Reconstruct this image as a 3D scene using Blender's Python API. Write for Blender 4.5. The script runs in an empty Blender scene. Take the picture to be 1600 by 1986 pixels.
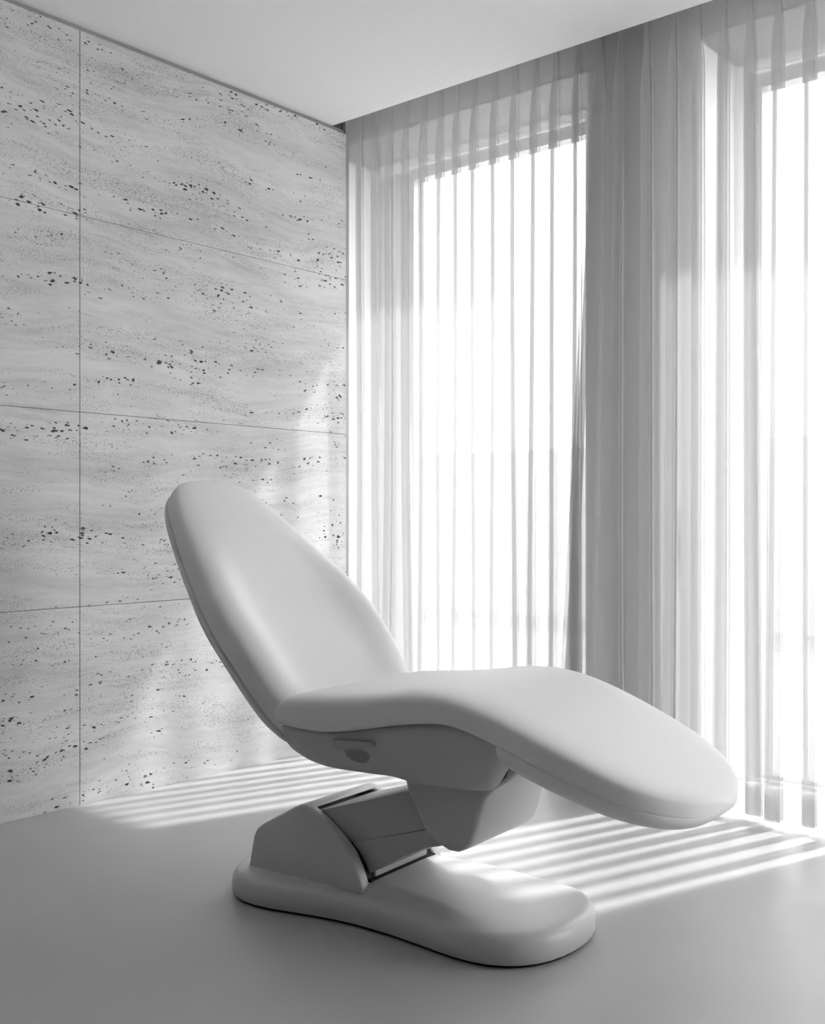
import bpy, bmesh, math, random
from mathutils import Vector, Matrix
random.seed(7)
S = bpy.context.scene
COL = S.collection
PI = math.pi

# ---------------------------------------------------------------- camera
YAW = math.atan2(1770, 2085)          # view direction turned left of +Y (the stone wall's direction)
cam = bpy.data.cameras.new('camera')
cam.sensor_fit = 'HORIZONTAL'; cam.sensor_width = 36.0
cam.lens = 36.0 * 2085 / 1600
cam.shift_y = 10 / 1600
cam.clip_start = 0.02; cam.clip_end = 500
camo = bpy.data.objects.new('camera', cam); COL.objects.link(camo)
camo.location = (0, 0, 0.997); camo.rotation_euler = (PI / 2, 0, YAW)
S.camera = camo

# ---------------------------------------------------------------- view, sky, sun
S.view_settings.view_transform = 'Standard'
S.view_settings.look = 'None'
S.view_settings.gamma = 1.0
S.view_settings.use_curve_mapping = False
S.view_settings.exposure = 1.36
SKY = 3.8
SUN = 4.3
w = bpy.data.worlds.new('sky'); S.world = w; w.use_nodes = True
nt = w.node_tree; nt.nodes.clear()
tc = nt.nodes.new('ShaderNodeTexCoord'); sp = nt.nodes.new('ShaderNodeSeparateXYZ')
rmp = nt.nodes.new('ShaderNodeValToRGB'); bg = nt.nodes.new('ShaderNodeBackground'); wo = nt.nodes.new('ShaderNodeOutputWorld')
nt.links.new(tc.outputs['Generated'], sp.inputs[0]); nt.links.new(sp.outputs['Z'], rmp.inputs[0])
rmp.color_ramp.elements[0].position = 0.0; rmp.color_ramp.elements[0].color = (1, 1, 1, 1)
rmp.color_ramp.elements[1].position = 1.0; rmp.color_ramp.elements[1].color = (1, 1, 1, 1)
nt.links.new(rmp.outputs[0], bg.inputs[0]); bg.inputs[1].default_value = SKY; nt.links.new(bg.outputs[0], wo.inputs[0])
sun = bpy.data.lights.new('sun', 'SUN'); sun.energy = SUN; sun.angle = math.radians(1.8)
suno = bpy.data.objects.new('sun', sun); COL.objects.link(suno)
suno.location = (1.5, 8, 9)
suno.rotation_euler = Vector((-0.33, -1.0, -1.36)).to_track_quat('-Z', 'Y').to_euler()
try:
    S.cycles.use_denoising = True
    S.cycles.max_bounces = 14; S.cycles.diffuse_bounces = 8; S.cycles.transparent_max_bounces = 24
    S.cycles.transmission_bounces = 8; S.cycles.caustics_reflective = False
except Exception:
    pass

# ---------------------------------------------------------------- materials
def grey(v): return (v, v, v, 1)

class N:
    """a small node builder"""
    def __init__(self, name):
        self.m = bpy.data.materials.new(name); self.m.use_nodes = True
        self.t = self.m.node_tree; self.t.nodes.clear()
        self.out = self.t.nodes.new('ShaderNodeOutputMaterial')
    def n(self, kind, **kw):
        o = self.t.nodes.new('ShaderNode' + kind)
        for k, v in kw.items():
            if k.startswith('_'): setattr(o, k[1:], v)
            else: o.inputs[k.replace('__', ' ')].default_value = v
        return o
    def l(self, a, b): self.t.links.new(a, b)
    def noise(self, vec, scale, detail=4, rough=0.55):
        o = self.n('TexNoise'); o.inputs['Scale'].default_value = scale
        o.inputs['Detail'].default_value = detail; o.inputs['Roughness'].default_value = rough
        self.l(vec, o.inputs['Vector']); return o.outputs['Fac']
    def ramp(self, fac, stops):
        o = self.n('ValToRGB'); e = o.color_ramp.elements
        while len(e) < len(stops): e.new(0.5)
        for i, (p, v) in enumerate(stops): e[i].position = p; e[i].color = grey(v)
        self.l(fac, o.inputs[0]); return o.outputs['Color']
    def math(self, op, a, b=None, clamp=False):
        o = self.n('Math', _operation=op); o.use_clamp = clamp
        for i, x in enumerate((a, b)):
            if x is None: continue
            if isinstance(x, (int, float)): o.inputs[i].default_value = x
            else: self.l(x, o.inputs[i])
        return o.outputs[0]
    def pos(self, scale=(1, 1, 1)):
        g = self.n('NewGeometry'); mp = self.n('Mapping'); mp.inputs['Scale'].default_value = scale
        self.l(g.outputs['Position'], mp.inputs['Vector']); return mp.outputs['Vector']
    def objco(self, scale=(1, 1, 1)):
        g = self.n('TexCoord'); mp = self.n('Mapping'); mp.inputs['Scale'].default_value = scale
        self.l(g.outputs['Object'], mp.inputs['Vector']); return mp.outputs['Vector']
    def bsdf(self, col, rough=0.5, spec=0.5):
        b = self.n('BsdfPrincipled')
        for key, v in (('Base Color', col), ('Roughness', rough)):
            if isinstance(v, (int, float)): b.inputs[key].default_value = grey(v) if key == 'Base Color' else v
            else: self.l(v, b.inputs[key])
        b.inputs['Specular IOR Level'].default_value = spec
        self.l(b.outputs[0], self.out.inputs[0]); return b
    def bump(self, b, h, strength=0.2, dist=0.002):
        o = self.n('Bump'); o.inputs['Strength'].default_value = strength; o.inputs['Distance'].default_value = dist
        self.l(h, o.inputs['Height']); self.l(o.outputs[0], b.inputs['Normal'])

def simple(name, v, rough=0.5, spec=0.5, var=0.0, scale=40, bump=0.0):
    n = N(name)
    if var or bump:
        f = n.noise(n.objco(), scale, 3)
        col = n.ramp(f, [(0.3, v * (1 - var)), (0.7, v * (1 + var))])
        b = n.bsdf(col, rough, spec)
        if bump: n.bump(b, f, bump, 0.001)
    else: n.bsdf(v, rough, spec)
    return n.m

M = {}
M['upholstery'] = simple('white_upholstery', 0.82, 0.55, 0.3, 0.012, 420, 0.06)
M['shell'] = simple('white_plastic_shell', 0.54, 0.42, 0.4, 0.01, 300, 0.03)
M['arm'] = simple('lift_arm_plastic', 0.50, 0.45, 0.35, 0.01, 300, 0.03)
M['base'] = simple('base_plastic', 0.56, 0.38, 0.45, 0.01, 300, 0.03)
M['dark'] = simple('black_rubber_and_shade', 0.012, 0.6, 0.3)  # rubber seals, and the black strips that stand for shade
M['lever'] = simple('lever_plastic', 0.46, 0.45, 0.4)
M['ceiling'] = simple('matt_ceiling_paint', 0.84, 0.9, 0.1, 0.01, 60, 0.02)
M['plaster'] = simple('plaster_paint', 0.42, 0.9, 0.1, 0.01, 30, 0.02)
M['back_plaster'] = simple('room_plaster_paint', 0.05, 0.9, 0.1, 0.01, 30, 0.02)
M['lining'] = simple('white_frame_and_lit_jamb', 0.85, 0.6, 0.3)  # white window frames, and jamb boards whitened to look sunlit
M['head'] = simple('shaded_soffit_grey', 0.16, 0.8, 0.2)  # the soffit's shade is put into this grey
M['slot'] = simple('curtain_slot_paint', 0.30, 0.9, 0.1)
M['frame'] = simple('window_frame_metal', 0.34, 0.45, 0.4)
M['trim'] = simple('shadow_gap_metal', 0.42, 0.6, 0.3)
M['terrace'] = simple('terrace_concrete', 0.42, 0.8, 0.2, 0.06, 4)
M['garden'] = simple('garden_wall_render', 0.75, 0.9, 0.1, 0.03, 3)
M['backing'] = simple('joint_mortar', 0.16, 0.9, 0.1)

# polished screed floor
n = N('polished_screed')
f1 = n.noise(n.pos((1, 1, 1)), 1.6, 6, 0.6); f2 = n.noise(n.pos((1, 1, 1)), 9, 5, 0.6)
mix = n.math('ADD', n.math('MULTIPLY', f1, 0.7), n.math('MULTIPLY', f2, 0.3))
col = n.ramp(mix, [(0.3, 0.42), (0.7, 0.48)])
b = n.bsdf(col, n.ramp(f2, [(0.3, 0.36), (0.7, 0.45)]), 0.55)
n.bump(b, f2, 0.03, 0.002); M['floor'] = n.m

# travertine: wavy horizontal bands, pits that cluster along the bands
n = N('travertine')
p = n.pos((1, 1, 1))
wv = n.n('TexNoise'); wv.inputs['Scale'].default_value = 1.3; wv.inputs['Detail'].default_value = 3; n.l(p, wv.inputs['Vector'])
sub = n.n('VectorMath', _operation='SUBTRACT'); n.l(wv.outputs['Color'], sub.inputs[0]); sub.inputs[1].default_value = (0.5, 0.5, 0.5)
scl = n.n('VectorMath', _operation='MULTIPLY'); n.l(sub.outputs[0], scl.inputs[0]); scl.inputs[1].default_value = (0, 0.05, 0.22)
add = n.n('VectorMath', _operation='ADD'); n.l(p, add.inputs[0]); n.l(scl.outputs[0], add.inputs[1])
P = add.outputs[0]
def stretched(sc):
    mp = n.n('Mapping'); mp.inputs['Scale'].default_value = sc; n.l(P, mp.inputs['Vector']); return mp.outputs['Vector']
band = n.noise(stretched((1, 1.1, 9.0)), 1.0, 5, 0.6)
fine = n.noise(stretched((1, 5, 60)), 1.0, 4, 0.65)
cloud = n.noise(stretched((1, 3, 7)), 1.0, 5, 0.6)
tone = n.math('ADD', n.math('ADD', n.math('MULTIPLY', band, 0.40), n.math('MULTIPLY', fine, 0.30)), n.math('MULTIPLY', cloud, 0.30))
base = n.ramp(tone, [(0.30, 0.52), (0.45, 0.70), (0.57, 0.81), (0.72, 0.87)])
def pits(sc, lo, hi, seed, power, size, along=1.3, across=13.0):
    mp = n.n('Mapping'); mp.inputs['Scale'].default_value = sc; mp.inputs['Location'].default_value = (seed, seed * 1.7, seed * 0.6); n.l(P, mp.inputs['Vector'])
    ns = n.n('TexNoise'); ns.inputs['Scale'].default_value = 1.4; ns.inputs['Detail'].default_value = 2; n.l(mp.outputs[0], ns.inputs['Vector'])
    av = n.n('VectorMath', _operation='MULTIPLY_ADD'); n.l(ns.outputs['Color'], av.inputs[0]); av.inputs[1].default_value = (0.9, 0.9, 0.9); n.l(mp.outputs[0], av.inputs[2])
    v = n.n('TexVoronoi'); v.inputs['Scale'].default_value = 1.0; v.inputs['Randomness'].default_value = 1.0; n.l(av.outputs[0], v.inputs['Vector'])
    s = n.n('SeparateColor'); n.l(v.outputs['Color'], s.inputs[0])
    # a cell's random number and the band it lies in decide the pit's radius
    mq = n.n('Mapping'); mq.inputs['Scale'].default_value = (1, along, across); mq.inputs['Location'].default_value = (seed * 3, 0, 0); n.l(P, mq.inputs['Vector'])
    msk = n.noise(mq.outputs['Vector'], 1.0, 6, 0.7)
    mm = n.ramp(msk, [(lo, 0.0), (hi, 1.0)])
    rad = n.math('MULTIPLY', n.math('MULTIPLY', n.math('POWER', s.outputs[0], power), size), mm)
    d = n.math('SUBTRACT', rad, v.outputs['Distance'])
    return n.math('MULTIPLY', d, 9.0, True)
pa = pits((42, 42, 95), 0.40, 0.60, 3.1, 2.6, 0.62)
pb = pits((100, 100, 210), 0.42, 0.58, 8.3, 1.2, 0.58, 1.6, 15.0)
pc = pits((210, 210, 380), 0.42, 0.58, 5.7, 1.0, 0.50, 2.0, 16.0)
pit = n.math('MAXIMUM', n.math('MAXIMUM', pa, n.math('MULTIPLY', pb, 0.9)), n.math('MULTIPLY', pc, 0.6))
mixc = n.n('Mix', _data_type='RGBA'); n.l(pit, mixc.inputs['Factor']); n.l(base, mixc.inputs[6]); mixc.inputs[7].default_value = grey(0.055)
b = n.bsdf(mixc.outputs[2], 0.6, 0.25)
n.bump(b, n.math('SUBTRACT', n.math('MULTIPLY', fine, 0.12), pit), 0.35, 0.003); M['travertine'] = n.m

# sheer fabric: part of the light passes straight through, the rest is scattered
def sheer(name, clear, trans, col=0.92):
    n = N(name)
    weave = n.noise(n.objco((1, 1, 1)), 260, 2)
    cl = n.ramp(weave, [(0.3, col * 0.96), (0.7, col)])
    tl = n.n('BsdfTranslucent'); n.l(cl, tl.inputs[0]); df = n.n('BsdfDiffuse'); n.l(cl, df.inputs[0])
    m1 = n.n('MixShader'); m1.inputs[0].default_value = trans; n.l(df.outputs[0], m1.inputs[1]); n.l(tl.outputs[0], m1.inputs[2])
    tr = n.n('BsdfTransparent')
    m2 = n.n('MixShader'); m2.inputs[0].default_value = clear; n.l(m1.outputs[0], m2.inputs[1]); n.l(tr.outputs[0], m2.inputs[2])
    n.l(m2.outputs[0], n.out.inputs[0]); return n.m
M['sheer'] = sheer('white_sheer_voile', 0.49, 0.32, 0.62)
M['hem'] = sheer('white_sheer_hem', 0.28, 0.75, 0.88)

n = N('window_glass')
tr = n.n('BsdfTransparent'); tr.inputs[0].default_value = grey(0.97); gl = n.n('BsdfGlossy'); gl.inputs['Roughness'].default_value = 0.02
mx = n.n('MixShader'); mx.inputs[0].default_value = 0.05; n.l(tr.outputs[0], mx.inputs[1]); n.l(gl.outputs[0], mx.inputs[2])
n.l(mx.outputs[0], n.out.inputs[0]); M['glass'] = n.m

# ---------------------------------------------------------------- builders
def obj(name, verts, faces, mat, parent=None, smooth=False, kind=None, bevel=0.0, seg=2, subsurf=0, auto=None):
    me = bpy.data.meshes.new(name); me.from_pydata([tuple(v) for v in verts], [], faces); me.update()
    bm = bmesh.new(); bm.from_mesh(me)
    bmesh.ops.recalc_face_normals(bm, faces=bm.faces)
    if bevel:
        es = [e for e in bm.edges if len(e.link_faces) == 2 and e.calc_face_angle(0) > 0.5]
        bmesh.ops.bevel(bm, geom=es, offset=bevel, segments=seg, profile=0.5, affect='EDGES', clamp_overlap=True)
    bm.to_mesh(me); bm.free()
    me.materials.append(mat)
    if smooth:
        for p in me.polygons: p.use_smooth = True
        if auto is not None: me.set_sharp_from_angle(angle=math.radians(auto))
    o = bpy.data.objects.new(name, me); COL.objects.link(o)
    if parent: o.parent = parent
    if kind: o['kind'] = kind
    if subsurf:
        md = o.modifiers.new('subdivision', 'SUBSURF'); md.levels = subsurf; md.render_levels = subsurf
    return o

def box(name, lo, hi, mat, parent=None, kind=None, bevel=0.0, seg=2):
    (a, b, c), (d, e, f) = lo, hi
    v = [(a, b, c), (d, b, c), (d, e, c), (a, e, c), (a, b, f), (d, b, f), (d, e, f), (a, e, f)]
    return obj(name, v, [(0, 1, 2, 3), (4, 5, 6, 7), (0, 1, 5, 4), (1, 2, 6, 5), (2, 3, 7, 6), (3, 0, 4, 7)], mat, parent, kind=kind, bevel=bevel, seg=seg, smooth=bool(bevel), auto=35 if bevel else None)

def interp(tab, x):
    """smooth (monotone cubic) interpolation through a table of (x, y)"""
    n_ = len(tab)
    if x <= tab[0][0]: return tab[0][1]
    if x >= tab[-1][0]: return tab[-1][1]
    d = [(tab[i + 1][1] - tab[i][1]) / (tab[i + 1][0] - tab[i][0]) for i in range(n_ - 1)]
    def slope(i):
        if i == 0: return d[0]
        if i == n_ - 1: return d[-1]
        if d[i - 1] * d[i] <= 0: return 0.0
        h0 = tab[i][0] - tab[i - 1][0]; h1 = tab[i + 1][0] - tab[i][0]
        w1 = 2 * h1 + h0; w2 = h1 + 2 * h0
        return (w1 + w2) / (w1 / d[i - 1] + w2 / d[i])
    for i in range(n_ - 1):
        if x <= tab[i + 1][0]:
            h = tab[i + 1][0] - tab[i][0]; t = (x - tab[i][0]) / h
            m0, m1 = slope(i), slope(i + 1)
            return ((2 * t**3 - 3 * t**2 + 1) * tab[i][1] + (t**3 - 2 * t**2 + t) * h * m0 + (-2 * t**3 + 3 * t**2) * tab[i + 1][1] + (t**3 - t**2) * h * m1)

def sm(a, b, x):
    t = max(0.0, min(1.0, (x - a) / (b - a))); return t * t * (3 - 2 * t)

def loft(rings, close_ends=True):
    """rings: equal-length closed loops -> verts, faces with capped ends"""
    v = [p for r in rings for p in r]; k = len(rings[0]); f = []
    for i in range(len(rings) - 1):
        for j in range(k):
            f.append((i * k + j, i * k + (j + 1) % k, (i + 1) * k + (j + 1) % k, (i + 1) * k + j))
    if close_ends:
        for i in (0, len(rings) - 1):
            c = [sum(p[q] for p in rings[i]) / k for q in range(3)]
            v.append(tuple(c)); ci = len(v) - 1
            for j in range(k): f.append((i * k + j, i * k + (j + 1) % k, ci))
    return v, f

def thing(name, label, cat, loc, rz=0.0):
    o = bpy.data.objects.new(name, None); COL.objects.link(o)
    o.location = loc; o.rotation_euler = (0, 0, rz); o['label'] = label; o['category'] = cat
    return o

# ================================================================ THE ROOM
WX = -3.283            # face of the stone wall
H = 2.70               # ceiling
CE = 3.34              # ceiling edge at the curtain slot
WE = 3.416             # where the stone wall ends behind the curtain
PY, GY = 3.60, 3.93    # room face of the window wall, plane of the window frames
XR, YB = 2.6, -2.6     # the unseen right wall and the wall behind the camera
HEAD = 2.73            # head of the window openings

box('floor', (-3.75, YB - 0.1, -0.10), (XR + 0.1, 4.05, 0.0), M['floor'], kind='structure')
box('ceiling', (WX - 0.10, YB - 0.1, H), (XR + 0.1, CE, H + 0.06), M['ceiling'], kind='structure')
box('trim_1', (-3.75, CE, 3.0), (XR + 0.1, PY + 0.4, 3.06), M['slot'], kind='structure')                      # lid of the curtain slot
box('trim_2', (-3.75, CE - 0.02, H + 0.06), (XR + 0.1, CE, 3.0), M['slot'], kind='structure')                 # room side of the slot
wl = box('wall_left', (-3.75, YB, 0.0), (WX - 0.022, WE, 3.0), M['backing'], kind='structure')
ys = [WE, 2.090, 0.745, -0.600, -1.945, YB]
zs = [0.0, 0.687, 1.361, 2.040, 2.682]
for i in range(len(ys) - 1):
    for j in range(4):
        g = 0.0014
        box('stone_panel', (WX - 0.022, ys[i + 1] + g, zs[j] + (g * 0.6 if j else 0)), (WX, ys[i] - (g if i else 0), zs[j + 1] - g * 0.6), M['travertine'], wl, bevel=0.0008, seg=1)
box('trim_3', (WX - 0.022, YB, 2.682), (WX - 0.012, WE, H), M['trim'], kind='structure')                      # shadow gap under the ceiling
box('trim_6', (WX - 0.06, WE, 0.0), (WX - 0.004, WE + 0.022, 3.0), M['trim'], kind='structure')                # added grey strip, painted shade along the stone's end
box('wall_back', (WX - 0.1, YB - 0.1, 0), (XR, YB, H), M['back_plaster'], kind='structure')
# window wall: the piers and the head above the openings are one wall
W1 = (-3.62, -2.169); W2 = (-1.732, -0.78); W_FILL = (0.20, 2.45)
def multi(name, boxes, mat, parent=None, kind=None):
    v, f = [], []
    for (a, b, c), (d, e, g) in boxes:
        k = len(v)
        v += [(a, b, c), (d, b, c), (d, e, c), (a, e, c), (a, b, g), (d, b, g), (d, e, g), (a, e, g)]
        f += [tuple(k + q for q in t) for t in [(0, 1, 2, 3), (4, 5, 6, 7), (0, 1, 5, 4), (1, 2, 6, 5), (2, 3, 7, 6), (3, 0, 4, 7)]]
    return obj(name, v, f, mat, parent, kind=kind)
multi('wall_front', [((-3.75, PY, 0), (W1[0], 4.03, HEAD)), ((W1[1], PY, 0), (W2[0], 4.03, HEAD)), ((W2[1], PY, 0), (W_FILL[0], 4.03, HEAD)), ((W_FILL[1], PY, 0), (XR + 0.1, 4.03, HEAD)),
                     ((-3.75, PY, HEAD), (XR + 0.1, 4.03, 3.0)), ((-3.75, 3.43, 0), (-3.64, PY, 3.0))], M['plaster'], kind='structure')
def window(name, x0, x1, lst):
    fw = 0.055
    fr = multi(name, [((x0, GY, 0.0), (x1, GY + 0.09, 0.012)), ((x0, GY, HEAD - fw), (x1, GY + 0.09, HEAD)),
                      ((x0, GY, 0.012), (x0 + fw, GY + 0.09, HEAD - fw)), ((x1 - fw, GY, 0.012), (x1, GY + 0.09, HEAD - fw))], M['lining'], kind='structure')
    sx0, sx1, sz0, sz1 = x0 + fw, x1 - fw, 0.012, HEAD - fw
    multi('sash', [((sx0, GY + 0.02, sz0), (sx1, GY + 0.08, sz0 + 0.015)), ((sx0, GY + 0.02, sz1 - 0.055), (sx1, GY + 0.08, sz1)),
                   ((sx0, GY + 0.02, sz0 + 0.015), (sx0 + lst, GY + 0.08, sz1 - 0.055)), ((sx1 - 0.012, GY + 0.02, sz0 + 0.015), (sx1, GY + 0.08, sz1 - 0.055))], M['frame'], fr)
    for a_, b_ in ((x0, x0 + 0.012), (x1 - 0.012, x1)): box('lit_jamb_board', (a_, PY + 0.004, 0.0), (b_, GY, HEAD - 0.01), M['lining'], fr)  # boards added in white so the reveals look sunlit
    box('shaded_soffit', (x0 + 0.012, PY + 0.004, HEAD - 0.012), (x1 - 0.012, GY, HEAD - 0.001), M['head'], fr)  # dark board added as painted shade on the soffit
    box('pane', (sx0 + lst, GY + 0.046, sz0 + 0.015), (sx1 - 0.012, GY + 0.054, sz1 - 0.055), M['glass'], fr)
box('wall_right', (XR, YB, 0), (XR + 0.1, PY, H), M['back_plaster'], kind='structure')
window('window_1', W1[0], W1[1], 0.22)
window('window_2', W2[0], W2[1], 0.055)
window('window_fill', W_FILL[0], W_FILL[1], 0.055)  # unseen bare window, added to bring fill light into the room
# outside
box('terrace', (-14, 4.05, -0.16), (8, 14, -0.06), M['terrace'], kind='structure')
box('garden_wall', (-14, 9.6, -0.06), (8, 9.8, 1.72), M['garden'], kind='structure')

# ================================================================ CURTAINS
def curtain(name, label, xa, xb, pleats, yoff):
    """pleats: (x at the top, half width top, half width bottom, depth top, depth bottom, drift to the bottom)"""
    ox, oy = (xa + xb) / 2, 3.47
    root = thing(name, label, 'curtain', (ox, oy, 0.0))
    ztop, zbot = 2.80, 0.018
    ph = [random.uniform(0, 6.28) for _ in range(6)]
    def line(z, back=0.0):
        """the cloth's path along the wall at height z"""
        h = (ztop - z) / (ztop - zbot)
        op = sm(0.012, 0.11, h)                              # the pinch opens just below the heading
        pts = []
        def yb(x): return oy + yoff - 0.022 * (x + 3.28) + back + h * (0.008 * math.sin(31 * x + ph[0] + 1.5 * z) + 0.004 * math.sin(57 * x + ph[1] - z))
        prev = xa
        for q, (c, a0, a1, p0, p1, dr) in enumerate(pleats):
            a = (0.16 + 0.84 * op) * (a0 + (a1 - a0) * h); p = (0.5 + 0.5 * op) * (p0 + (p1 - p0) * h ** 1.3)
            c = c + dr * h + 0.003 * math.sin(2.1 * z + 3 * q + ph[3]) * h
            nk = a * (0.80 - 0.30 * op)                      # the neck is narrower than the fold's front
            bow = 0.006 * op
            for k_ in (0.0, 0.2, 0.4, 0.6, 0.8):
                x = prev + (c - nk - prev) * k_
                pts.append((x, yb(x) + bow * math.sin(PI * k_)))
            y0 = yb(c)
            # up the left side, across the front, then twice back on itself inside: a folded finger of cloth
            for fx, fy in ((-nk / a, 0.0), (-0.95, -0.25), (-1.0, -0.55), (-1.0, -0.80), (-0.85, -0.96), (-0.4, -1.02), (0, -1.03), (0.4, -1.02), (0.85, -0.98), (1.0, -0.89), (0.9, -0.77), (0.4, -0.71), (0, -0.68),
                           (-0.4, -0.66), (-0.75, -0.62), (-0.85, -0.53), (-0.75, -0.45), (-0.4, -0.40), (0, -0.38), (0.45, -0.36), (0.85, -0.30), (0.95, -0.20), (nk / a * 1.05, -0.07), (nk / a, 0.0)):
                dx, dy = fx * a, fy * p
                pts.append((c + dx, y0 + dy))
            prev = c + nk
        for k_ in (0.25, 0.5, 0.75, 1.0):
            x = prev + (xb - prev) * k_; pts.append((x, yb(x)))
        return [(x - ox, y - oy, z) for x, y in pts]
    def sheet(nm, heights, mat, back=0.0):
        rows = [line(z, back) for z in heights]; W = len(rows[0])
        V = [p_ for r in rows for p_ in r]
        F = [(i * W + j, i * W + j + 1, (i + 1) * W + j + 1, (i + 1) * W + j) for i in range(len(rows) - 1) for j in range(W - 1)]
        return obj(nm, V, F, mat, root, smooth=True)
    sheet('fabric', [ztop - (ztop - zbot) * (i / 36.0) ** 1.35 for i in range(37)], M['sheer'])
    sheet('hem', [0.125, 0.09, 0.055, 0.018], M['hem'], 0.0025)
    sheet('heading_tape', [2.80, 2.785, 2.77], M['hem'], 0.003)
    return root
LP = [-3.245, -3.155, -3.068, -2.978, -2.878, -2.785, -2.700, -2.607, -2.507, -2.408, -2.310, -2.218, -2.122, -2.020, -1.945]
pl = []
for i, x in enumerate(LP):
    a0 = random.uniform(0.015, 0.020); a1 = random.uniform(0.018, 0.030)
    p1 = random.choice([0.020, 0.028, 0.034, 0.038]); dr = random.uniform(-0.012, 0.012)
    if i == 13: a0, a1, p1, dr = 0.024, 0.078, 0.060, -0.095          # the wide fold at the free edge
    if i == 14: p1 = 0.050
    pl.append((x, a0, a1, 0.030, p1, dr))
curtain('sheer_curtain', 'white sheer pinch-pleated curtain hanging next to the travertine wall', -3.45, -1.835, pl, 0.012)
RP = [-1.818, -1.716, -1.622, -1.530, -1.438, -1.342, -1.240, -1.140, -1.040, -0.940, -0.840, -0.740]
pr = []
for i, x in enumerate(RP):
    a0 = random.uniform(0.017, 0.022); a1 = random.uniform(0.020, 0.032)
    pr.append((x, a0, a1, 0.032, 0.055 if i < 3 else random.choice([0.026, 0.034, 0.040, 0.046]), random.uniform(-0.014, 0.008)))
curtain('sheer_curtain', 'white sheer pinch-pleated curtain on the right, behind the foot end of the chair', -1.842, -0.66, pr, -0.006)
box('trim_4', (-3.50, 3.42, 2.802), (-0.60, 3.475, 2.825), M['frame'], kind='structure')     # curtain track
box('trim_5', (-3.50, 3.435, 2.825), (-0.60, 3.46, 3.0), M['frame'], kind='structure')       # its bracket rail

# ================================================================ TREATMENT CHAIR   (local axes: s along the chair, t away from the camera, z up)
chair = thing('treatment_chair', 'white reclining treatment chair with egg-shaped backrest on a lifting arm and low rounded base', 'chair', (-1.75, 2.10, 0.0), math.radians(4))

def sup(c, n_):     # signed power for superellipses
    return math.copysign(abs(c) ** (2.0 / n_), c)

# ---- base plate: rings inset from the outline
def base_half(s):
    tab = [(-0.530, 0.0), (-0.525, 0.080), (-0.508, 0.150), (-0.475, 0.206), (-0.43, 0.240), (-0.38, 0.254), (-0.30, 0.247), (-0.18, 0.215), (-0.05, 0.198), (0.06, 0.200), (0.16, 0.212), (0.25, 0.222), (0.31, 0.216), (0.37, 0.190), (0.41, 0.150), (0.437, 0.095), (0.448, 0.045), (0.451, 0.0)]
    return interp(tab, s)
def outline():
    ss = [-0.530, -0.529, -0.525, -0.518, -0.508, -0.492, -0.47, -0.44, -0.40, -0.35, -0.30, -0.24, -0.18, -0.12, -0.06, 0.0, 0.06, 0.12, 0.18, 0.24, 0.29, 0.33, 0.365, 0.395, 0.418, 0.434, 0.444, 0.449, 0.451]
    a = [(s, -base_half(s)) for s in ss]; b_ = [(s, base_half(s)) for s in reversed(ss[1:-1])]
    return a + b_
OUT = outline()
def smooth_loop(pts, it):
    for _ in range(it):
        k = len(pts); pts = [((pts[i - 1][0] + 2 * pts[i][0] + pts[(i + 1) % k][0]) / 4, (pts[i - 1][1] + 2 * pts[i][1] + pts[(i + 1) % k][1]) / 4) for i in range(k)]
    return pts
def inset(pts, d):
    k = len(pts); out = []
    for i in range(k):
        a = Vector(pts[i - 1]); c = Vector(pts[(i + 1) % k]); tg = (c - a).normalized(); nm = Vector((-tg.y, tg.x))
        q = Vector(pts[i]) + nm * d; out.append((q.x, q.y))
    return smooth_loop(out, 1) if d > 0.05 else out
OUT = smooth_loop(OUT, 1)
def plateau(s, t):
    lim = 0.160 + 0.030 * sm(-0.05, 0.30, s)
    rise = sm(lim + 0.010, lim - 0.022, abs(t)) * sm(-0.46, -0.40, s) * (1 - sm(0.12, 0.34, s))
    return 0.022 * rise
rings = []
prof = [(0.006, 0.007), (0.0, 0.012), (0.0, 0.042), (0.0018, 0.053), (0.006, 0.0615), (0.012, 0.067), (0.020, 0.070), (0.034, 0.0715), (0.055, 0.072), (0.075, 0.073), (0.095, 0.0735), (0.12, 0.074), (0.15, 0.074)]
for d, z in prof:
    lp = inset(OUT, d)
    rings.append([(s, t, z + (plateau(s, t) if d > 0.004 else 0)) for s, t in lp])
last = rings[-1]
for q in (0.66, 0.33):
    rings.append([(s, t * q, 0.074 + plateau(s, t * q)) for s, t, z in last])
v, f = loft(rings, False); k = len(last)
f.append(tuple(range(k)))                                               # underside
R0 = (len(rings) - 1) * k
h = k // 2
for i in range(h):                                                       # zip the two sides of the last ring together
    a, b_, c, d = R0 + i, R0 + i + 1, R0 + (k - i - 1) % k, R0 + (k - i) % k
    if len({a, b_, c, d}) == 4: f.append((a, b_, c, d))
    else: f.append(tuple(dict.fromkeys((a, b_, c, d))))
bp = obj('base_plate', v, f, M['base'], chair, smooth=True, auto=70)
obj('contact_shadow_strip', *loft([[(s, t, z) for s, t in inset(OUT, 0.012)] for z in (0.0, 0.010)]), M['dark'], bp)  # black strip standing for the contact shadow under the base

box('slot_seal', (-0.120, -0.136, 0.085), (-0.056, 0.136, 0.0985), M['dark'], bp)
# ---- extruded profile with rounded edges
def prism(name, prof_, t0, t1, mat, parent, bevel=0.008, seg=3, taper=None):
    k = len(prof_)
    def tt(p, t): return t if taper is None else t * taper(p)
    v = [(p[0], tt(p, t0), p[1]) for p in prof_] + [(p[0], tt(p, t1), p[1]) for p in prof_]
    f = [tuple(range(k)), tuple(range(k, 2 * k))] + [(i, (i + 1) % k, k + (i + 1) % k, k + i) for i in range(k)]
    return obj(name, v, f, mat, parent, smooth=True, bevel=bevel, seg=seg, auto=40)

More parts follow.
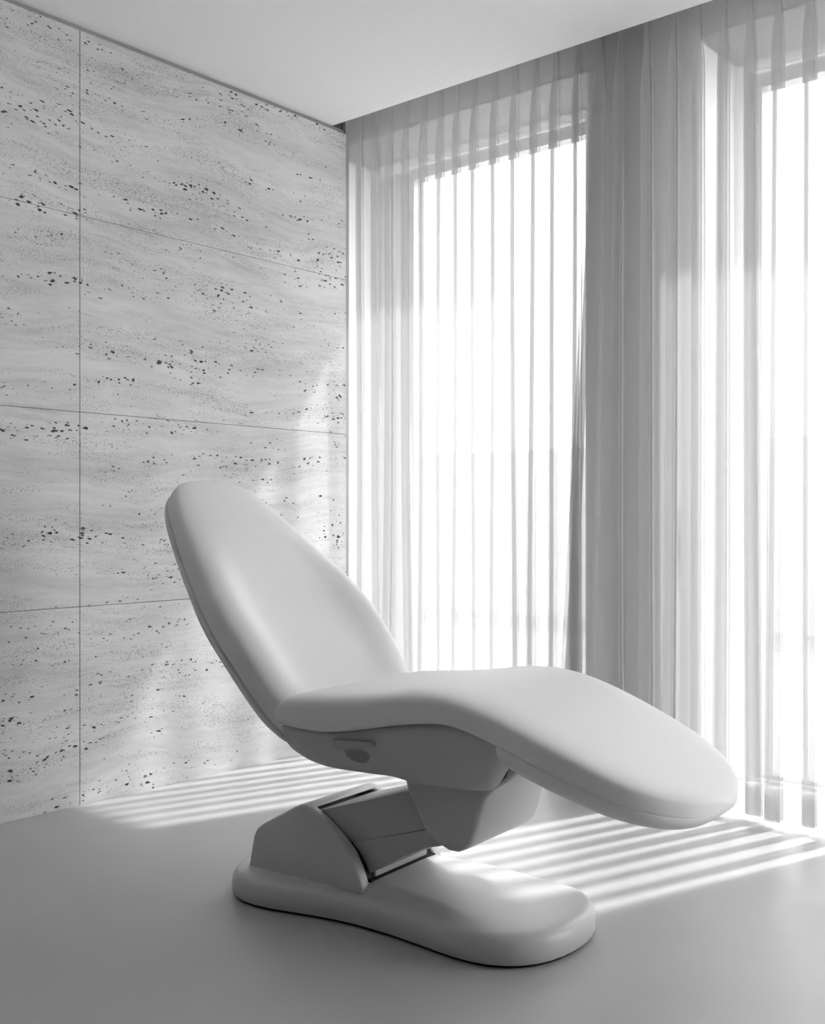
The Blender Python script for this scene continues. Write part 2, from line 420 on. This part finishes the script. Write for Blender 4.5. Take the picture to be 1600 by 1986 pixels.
# ---- hood round the foot of the lifting arm: two cheeks and a back joined into one shell
arc = [(-0.250, 0.247), (-0.208, 0.229), (-0.172, 0.208), (-0.136, 0.185), (-0.104, 0.160), (-0.082, 0.132), (-0.068, 0.108), (-0.060, 0.090), (-0.058, 0.072)]
back = [(-0.447, 0.066), (-0.437, 0.150), (-0.430, 0.168), (-0.414, 0.182), (-0.386, 0.198), (-0.345, 0.221), (-0.310, 0.241), (-0.287, 0.252), (-0.268, 0.253)]
wt = lambda p: 1.0 - 0.16 * sm(0.08, 0.26, p[1])
hood_prof = back + arc
def hood():
    WO, WI = 0.172, 0.138
    # outer skin of each cheek, rim, inner skin; back strip joins the cheeks
    inner = [(-0.395, 0.066), (-0.390, 0.150), (-0.360, 0.180), (-0.300, 0.212), (-0.262, 0.226)] + arc[1:]
    rim = [p for p in arc]
    v, f = [], []
    def add(p, t): v.append((p[0], t * wt(p), p[1])); return len(v) - 1
    n0 = len(hood_prof)
    nO = [add(p, -WO) for p in hood_prof]; fO = [add(p, WO) for p in hood_prof]
    nb = len(back)
    f.append(tuple(nO)); f.append(tuple(reversed(fO)))
    for i in range(nb - 1): f.append((nO[i], nO[i + 1], fO[i + 1], fO[i]))           # back and top between the cheeks
    nI = [add(p, -WI) for p in arc]; fI = [add(p, WI) for p in arc]
    ap = nb - 1
    f.append((nO[ap], nO[nb], nI[0], fI[0], fO[nb], fO[ap]))                          # lip over the slot
    for i in range(len(arc) - 1):
        f.append((nO[nb + i], nO[nb + i + 1], nI[i + 1], nI[i])); f.append((fO[nb + i], fO[nb + i + 1], fI[i + 1], fI[i]))
    # inside of the cheeks and a back wall deep inside
    dn = [add((-0.30, p[1]), -WI) for p in arc]; df = [add((-0.30, p[1]), WI) for p in arc]
    dn[0] = add((-0.285, 0.240), -WI); df[0] = add((-0.285, 0.240), WI)
    for i in range(len(arc) - 1):
        f.append((nI[i], nI[i + 1], dn[i + 1], dn[i])); f.append((fI[i], fI[i + 1], df[i + 1], df[i])); f.append((dn[i], dn[i + 1], df[i + 1], df[i]))
    f.append((nI[0], dn[0], df[0], fI[0]))
    f.append((nO[0], nO[-1], nI[-1], dn[-1], df[-1], fI[-1], fO[-1], fO[0]))
    return v, f
v, f = hood()
hd = obj('base_hood', v, f, M['base'], chair, smooth=True, bevel=0.007, seg=3, auto=42)
# dark seal lining the slot
seal = [(-0.252, 0.2375)] + [(p[0] - 0.006, p[1] - 0.004) for p in arc[1:]]
sv = [(p[0], t, p[1]) for p in seal for t in (-0.139 * wt(p), 0.139 * wt(p))]
obj('slot_seal', sv + [(a - 0.04, b_, c - 0.02) for a, b_, c in sv], [(2 * i, 2 * i + 1, 2 * i + 3, 2 * i + 2) for i in range(len(seal) - 1)], M['dark'], hd)

# ---- lifting arm: upper and lower covers
AW = 0.118
top = lambda s: 0.234 + 0.315 * (s + 0.262)
upper = [(-0.262, top(-0.262)), (0.075, top(0.075)), (0.110, 0.252), (-0.150, 0.168), (-0.20, 0.190)]
prism('lift_arm', upper, -AW, AW, M['arm'], chair, 0.004, 2)
lower = [(-0.152, 0.1685), (0.110, 0.2515), (0.165, 0.222), (0.10, 0.203), (0.035, 0.172), (-0.01, 0.146), (-0.045, 0.124), (-0.080, 0.106), (-0.115, 0.105), (-0.14, 0.13)]
prism('lift_arm_cover', lower, -AW + 0.001, AW - 0.001, M['arm'], chair, 0.003, 2)
# rounded belly under the arm where it rolls into the base
bel = [(math.cos(a) * 0.056 - 0.122, math.sin(a) * 0.044 + 0.106) for a in [i * 2 * PI / 20 for i in range(20)]]
prism('arm_roller', bel, -AW + 0.012, AW - 0.004, M['arm'], chair, 0.002, 1)

# ---- arm head under the seat
hp = [(0.052, 0.372), (0.058, 0.346), (0.112, 0.254), (0.150, 0.228), (0.178, 0.218), (0.205, 0.218), (0.226, 0.228), (0.245, 0.246), (0.259, 0.280), (0.269, 0.320), (0.281, 0.352), (0.305, 0.378), (0.340, 0.400), (0.378, 0.435), (0.380, 0.464), (0.06, 0.462)]
prism('arm_head', hp, -0.150, 0.150, M['shell'], chair, 0.018, 4)

# ---- seat cushion with leg rest: one upholstered pad
ZT = [(-0.295, 0.500), (-0.27, 0.528), (-0.24, 0.552), (-0.19, 0.568), (-0.12, 0.577), (-0.05, 0.583), (0.02, 0.591), (0.09, 0.599), (0.16, 0.609), (0.23, 0.613), (0.30, 0.606), (0.37, 0.590), (0.45, 0.564), (0.53, 0.533), (0.61, 0.500), (0.68, 0.469), (0.73, 0.446), (0.765, 0.430), (0.785, 0.418), (0.797, 0.400)]
ZB = [(-0.295, 0.490), (-0.27, 0.482), (-0.22, 0.4785), (-0.12, 0.476), (-0.05, 0.484), (0.02, 0.497), (0.09, 0.513), (0.18, 0.529), (0.26, 0.537), (0.32, 0.528), (0.40, 0.503), (0.50, 0.469), (0.60, 0.436), (0.68, 0.408), (0.73, 0.391), (0.765, 0.382), (0.785, 0.381), (0.797, 0.390)]
HW = [(-0.295, 0.205), (-0.285, 0.240), (-0.26, 0.268), (-0.20, 0.285), (-0.10, 0.292), (0.05, 0.292), (0.25, 0.292), (0.40, 0.288), (0.52, 0.280), (0.60, 0.268), (0.66, 0.246), (0.71, 0.212), (0.75, 0.162), (0.775, 0.112), (0.790, 0.058), (0.797, 0.012)]
def dense(a, b_, n_, e0, e1):
    """stations with closer spacing at the ends"""
    out = []
    for i in range(n_ + 1):
        u = i / n_; out.append(a + (b_ - a) * (u - 0.135 * math.sin(2 * PI * u)))
    return out
def cushion_ring(s, n_=44):
    zt, zb, hw = interp(ZT, s), interp(ZB, s), interp(HW, s)
    zm = zb + (zt - zb) * 0.48
    r = []
    for i in range(n_):
        a = 2 * PI * i / n_
        c, sn = math.cos(a), math.sin(a)
        gather = 1 + 0.0065 * math.sin(s * 560) * sm(0.66, 0.72, s) * sm(0.55, -0.1, sn)   # the cover gathers over the foot end
        t = hw * sup(c, 6.5) * gather
        z = zm + ((zt - zm) * sup(sn, 4.0) if sn > 0 else (zm - zb) * sup(sn, 8.0))
        if sn > 0:                                            # slight dish in the seat, soft crown on the leg rest
            q = min(1.0, abs(t) / max(hw, 1e-4))
            z -= 0.010 * (1 - q * q) * sm(-0.28, -0.15, s) * (1 - sm(0.0, 0.2, s)) * min(1, (zt - zm) / 0.04)
        r.append((s, t, z))
    return r
ss = dense(-0.295, 0.797, 64, 0, 0)
v, f = loft([cushion_ring(s) for s in ss])
cush = obj('seat_cushion', v, f, M['upholstery'], chair, smooth=True, subsurf=1)

# ---- shell under the leg rest
def shell_ring(s, n_=32):
    e = sm(0.40, 0.42, s)
    hw = interp(HW, s) * 0.992; zb = interp(ZB, s) + 0.004
    dp = interp([(0.392, 0.066), (0.44, 0.074), (0.60, 0.070), (0.70, 0.052), (0.75, 0.036), (0.785, 0.014), (0.793, 0.006)], s)
    r = []
    for i in range(n_):
        a = 2 * PI * i / n_; c, sn = math.cos(a), math.sin(a)
        r.append((s, hw * sup(c, 3.0), zb + (0.010 * sup(sn, 8) if sn > 0 else dp * sup(sn, 2.4))))
    return r
v, f = loft([shell_ring(s) for s in [0.392, 0.396, 0.41, 0.43, 0.46, 0.5, 0.54, 0.58, 0.62, 0.65, 0.68, 0.705, 0.727, 0.745, 0.76, 0.772, 0.781, 0.787, 0.791, 0.793]])
obj('leg_rest_shell', v, f, M['upholstery'], chair, smooth=True, subsurf=1)

# ---- housing under the seat
HB = [(-0.310, 0.458), (-0.302, 0.438), (-0.275, 0.408), (-0.215, 0.380), (-0.14, 0.366), (-0.06, 0.368), (0.0, 0.369), (0.05, 0.371), (0.10, 0.363), (0.19, 0.366), (0.28, 0.369), (0.304, 0.372), (0.326, 0.380), (0.346, 0.399), (0.366, 0.434), (0.392, 0.472)]
def housing_ring(s, n_=36):
    zb = interp(HB, s); zt = interp(ZB, s) + 0.012
    e = sm(-0.315, -0.24, s) 
    hw = 0.230 + 0.056 * e; hb = 0.170 + 0.04 * e
    r = []
    for i in range(n_):
        a = 2 * PI * i / n_; c, sn = math.cos(a), math.sin(a)
        q = (1 - sup(sn, 4.0)) / 2                           # 0 top .. 1 bottom
        r.append((s, (hw + (hb - hw) * q ** 0.9) * sup(c, 5.0), (zt + zb) / 2 + (zt - zb) / 2 * sup(sn, 7.0 if sn > 0 else 4.5)))
    return r
v, f = loft([housing_ring(s) for s in [-0.310, -0.307, -0.300, -0.290, -0.275, -0.255, -0.21, -0.17, -0.13, -0.09, -0.05, -0.01, 0.03, 0.06, 0.09, 0.13, 0.17, 0.21, 0.25, 0.29, 0.315, 0.325, 0.335, 0.345, 0.355, 0.366, 0.378, 0.392]])
hs = obj('seat_housing', v, f, M['shell'], chair, smooth=True, subsurf=1)
def cutter(name, v, f):
    me = bpy.data.meshes.new(name); me.from_pydata(v, [], f); bm = bmesh.new(); bm.from_mesh(me); bmesh.ops.recalc_face_normals(bm, faces=bm.faces); bm.to_mesh(me); bm.free()
    o = bpy.data.objects.new(name, me); COL.objects.link(o); o.parent = chair; return o
def bake(o, cutters):
    for c in cutters:
        md = o.modifiers.new('cut', 'BOOLEAN'); md.operation = 'DIFFERENCE'; md.solver = 'EXACT'; md.object = c
    dg = bpy.context.evaluated_depsgraph_get(); dg.update()
    me = bpy.data.meshes.new_from_object(o.evaluated_get(dg)); o.modifiers.clear(); old = o.data; o.data = me; bpy.data.meshes.remove(old)
    for p in me.polygons: p.use_smooth = True
    me.set_sharp_from_angle(angle=math.radians(38))
    for c in cutters: bpy.data.objects.remove(c)
cb = [(0.245, -0.186, 0.30), (0.60, -0.186, 0.30), (0.60, 0.186, 0.30), (0.245, 0.186, 0.30), (0.245, -0.186, 0.60), (0.60, -0.186, 0.60), (0.60, 0.186, 0.60), (0.245, 0.186, 0.60)]
c1 = cutter('c1', cb, [(0, 1, 2, 3), (4, 5, 6, 7), (0, 1, 5, 4), (1, 2, 6, 5), (2, 3, 7, 6), (3, 0, 4, 7)])
# scoop of the release lever in the near side
sc = []
for i in range(9):
    ph_ = -PI / 2 + PI * i / 8
    sc.append([(-0.014 + 0.040 * math.cos(ph_) * math.cos(a), -0.262 + 0.050 * math.sin(ph_), 0.434 + 0.026 * math.cos(ph_) * math.sin(a)) for a in [2 * PI * j / 20 for j in range(20)]])
c2 = cutter('c2', *loft(sc))
bake(hs, [c1, c2])
for q in (-1, 1):
    prism('gap_shade_fill', [(0.25, 0.385), (0.306, 0.386), (0.340, 0.413), (0.358, 0.470), (0.25, 0.475)], q * 0.1855, q * 0.145, M['dark'], hs, 0.0, 1)  # black filler painting the shade in the gaps beside the arm head
lev = [(x - 0.022, z - 0.011) for x, z in [(-0.056, 0.474), (-0.050, 0.478), (0.066, 0.486), (0.073, 0.482), (0.070, 0.474), (0.058, 0.470), (0.030, 0.470), (0.000, 0.464), (-0.030, 0.452), (-0.046, 0.452)]]
k = len(lev)
def hside(z): return -(0.276 - 0.42 * max(0.0, 0.50 - z))
v = [(p[0], hside(p[1]) - 0.006, p[1]) for p in lev] + [(p[0], hside(p[1]) + 0.02, p[1]) for p in lev]
obj('release_lever', v, [tuple(range(k)), tuple(range(k, 2 * k))] + [(i, (i + 1) % k, k + (i + 1) % k, k + i) for i in range(k)], M['lever'], chair, smooth=True, bevel=0.002, seg=2, auto=40)['label'] = 'grey release lever over a small scoop'

# ---- backrest: egg-shaped pad with a thin rear shell
DS, DZ = 0.018, 0.020
FR = [(0.00, -0.168, 0.458), (0.08, -0.222, 0.540), (0.20, -0.285, 0.625), (0.34, -0.365, 0.715), (0.50, -0.462, 0.808), (0.64, -0.560, 0.893), (0.76, -0.642, 0.968), (0.87, -0.716, 1.038), (0.95, -0.766, 1.088), (1.00, -0.790, 1.112)]
FS = [(u, s + DS * u) for u, s, z in FR]; FZ = [(u, z + DZ * u) for u, s, z in FR]
BW = [(0.0, 0.215), (0.03, 0.245), (0.08, 0.272), (0.16, 0.290), (0.28, 0.302), (0.38, 0.306), (0.48, 0.296), (0.58, 0.272), (0.68, 0.244), (0.78, 0.215), (0.86, 0.190), (0.92, 0.160), (0.96, 0.124), (0.985, 0.080), (1.0, 0.025)]
BD = [(0.0, 0.060), (0.03, 0.090), (0.08, 0.112), (0.3, 0.118), (0.7, 0.108), (0.88, 0.092), (0.95, 0.070), (0.985, 0.045), (1.0, 0.018)]
def back_ring(u, n_=48, wk=1.0, d0=0.0, d1=1.0, ex=4.8, dish=True):
    s, z = interp(FS, u), interp(FZ, u)
    e = 0.01; ds = interp(FS, min(1, u + e)) - interp(FS, max(0, u - e)); dz = interp(FZ, min(1, u + e)) - interp(FZ, max(0, u - e))
    L = math.hypot(ds, dz); rn = (-dz / L, ds / L)            # towards the rear
    ex = 2.7 + (ex - 2.7) * (1 - sm(0.55, 0.90, u)); hw = interp(BW, u) * wk; D = 0.102; d = interp(BD, u)
    mid = D * 0.5                                             # thickness shrinks towards its middle
    a0 = mid - d / 2 + d * d0; a1 = mid - d / 2 + d * d1
    r = []
    for i in range(n_):
        a = 2 * PI * i / n_; c, sn = math.cos(a), math.sin(a)
        t = hw * sup(c, ex); q = (a0 + a1) / 2 - (a1 - a0) / 2 * sup(sn, 3.6)   # sn>0: front
        if dish and sn > 0:
            k_ = min(1.0, abs(t) / max(hw, 1e-4))
            q += 0.040 * sm(0.88, 0.42, k_) * sm(0.03, 0.18, u) * (1 - sm(0.42, 0.72, u))
        r.append((s + rn[0] * q, t, z + rn[1] * q))
    return r
us = [0, .006, .016, .03, .05, .08, .11, .15, .2, .25, .3, .35, .4, .45, .5, .55, .6, .65, .7, .75, .8, .84, .88, .91, .935, .955, .97, .982, .991, .997, 1.0]
v, f = loft([back_ring(u) for u in us])
bk = obj('backrest', v, f, M['upholstery'], chair, smooth=True, subsurf=1)
v, f = loft([back_ring(u, wk=0.985, d0=0.80, d1=1.05, ex=3.2, dish=False) for u in us if u <= 0.97])
obj('back_shell', v, f, M['upholstery'], bk, smooth=True, subsurf=1)
# hinge block between backrest and housing
prism('recline_hinge', [(-0.30, 0.455), (-0.24, 0.43), (-0.20, 0.44), (-0.20, 0.50), (-0.29, 0.505)], -0.17, 0.17, M['dark'], chair, 0.006, 2)
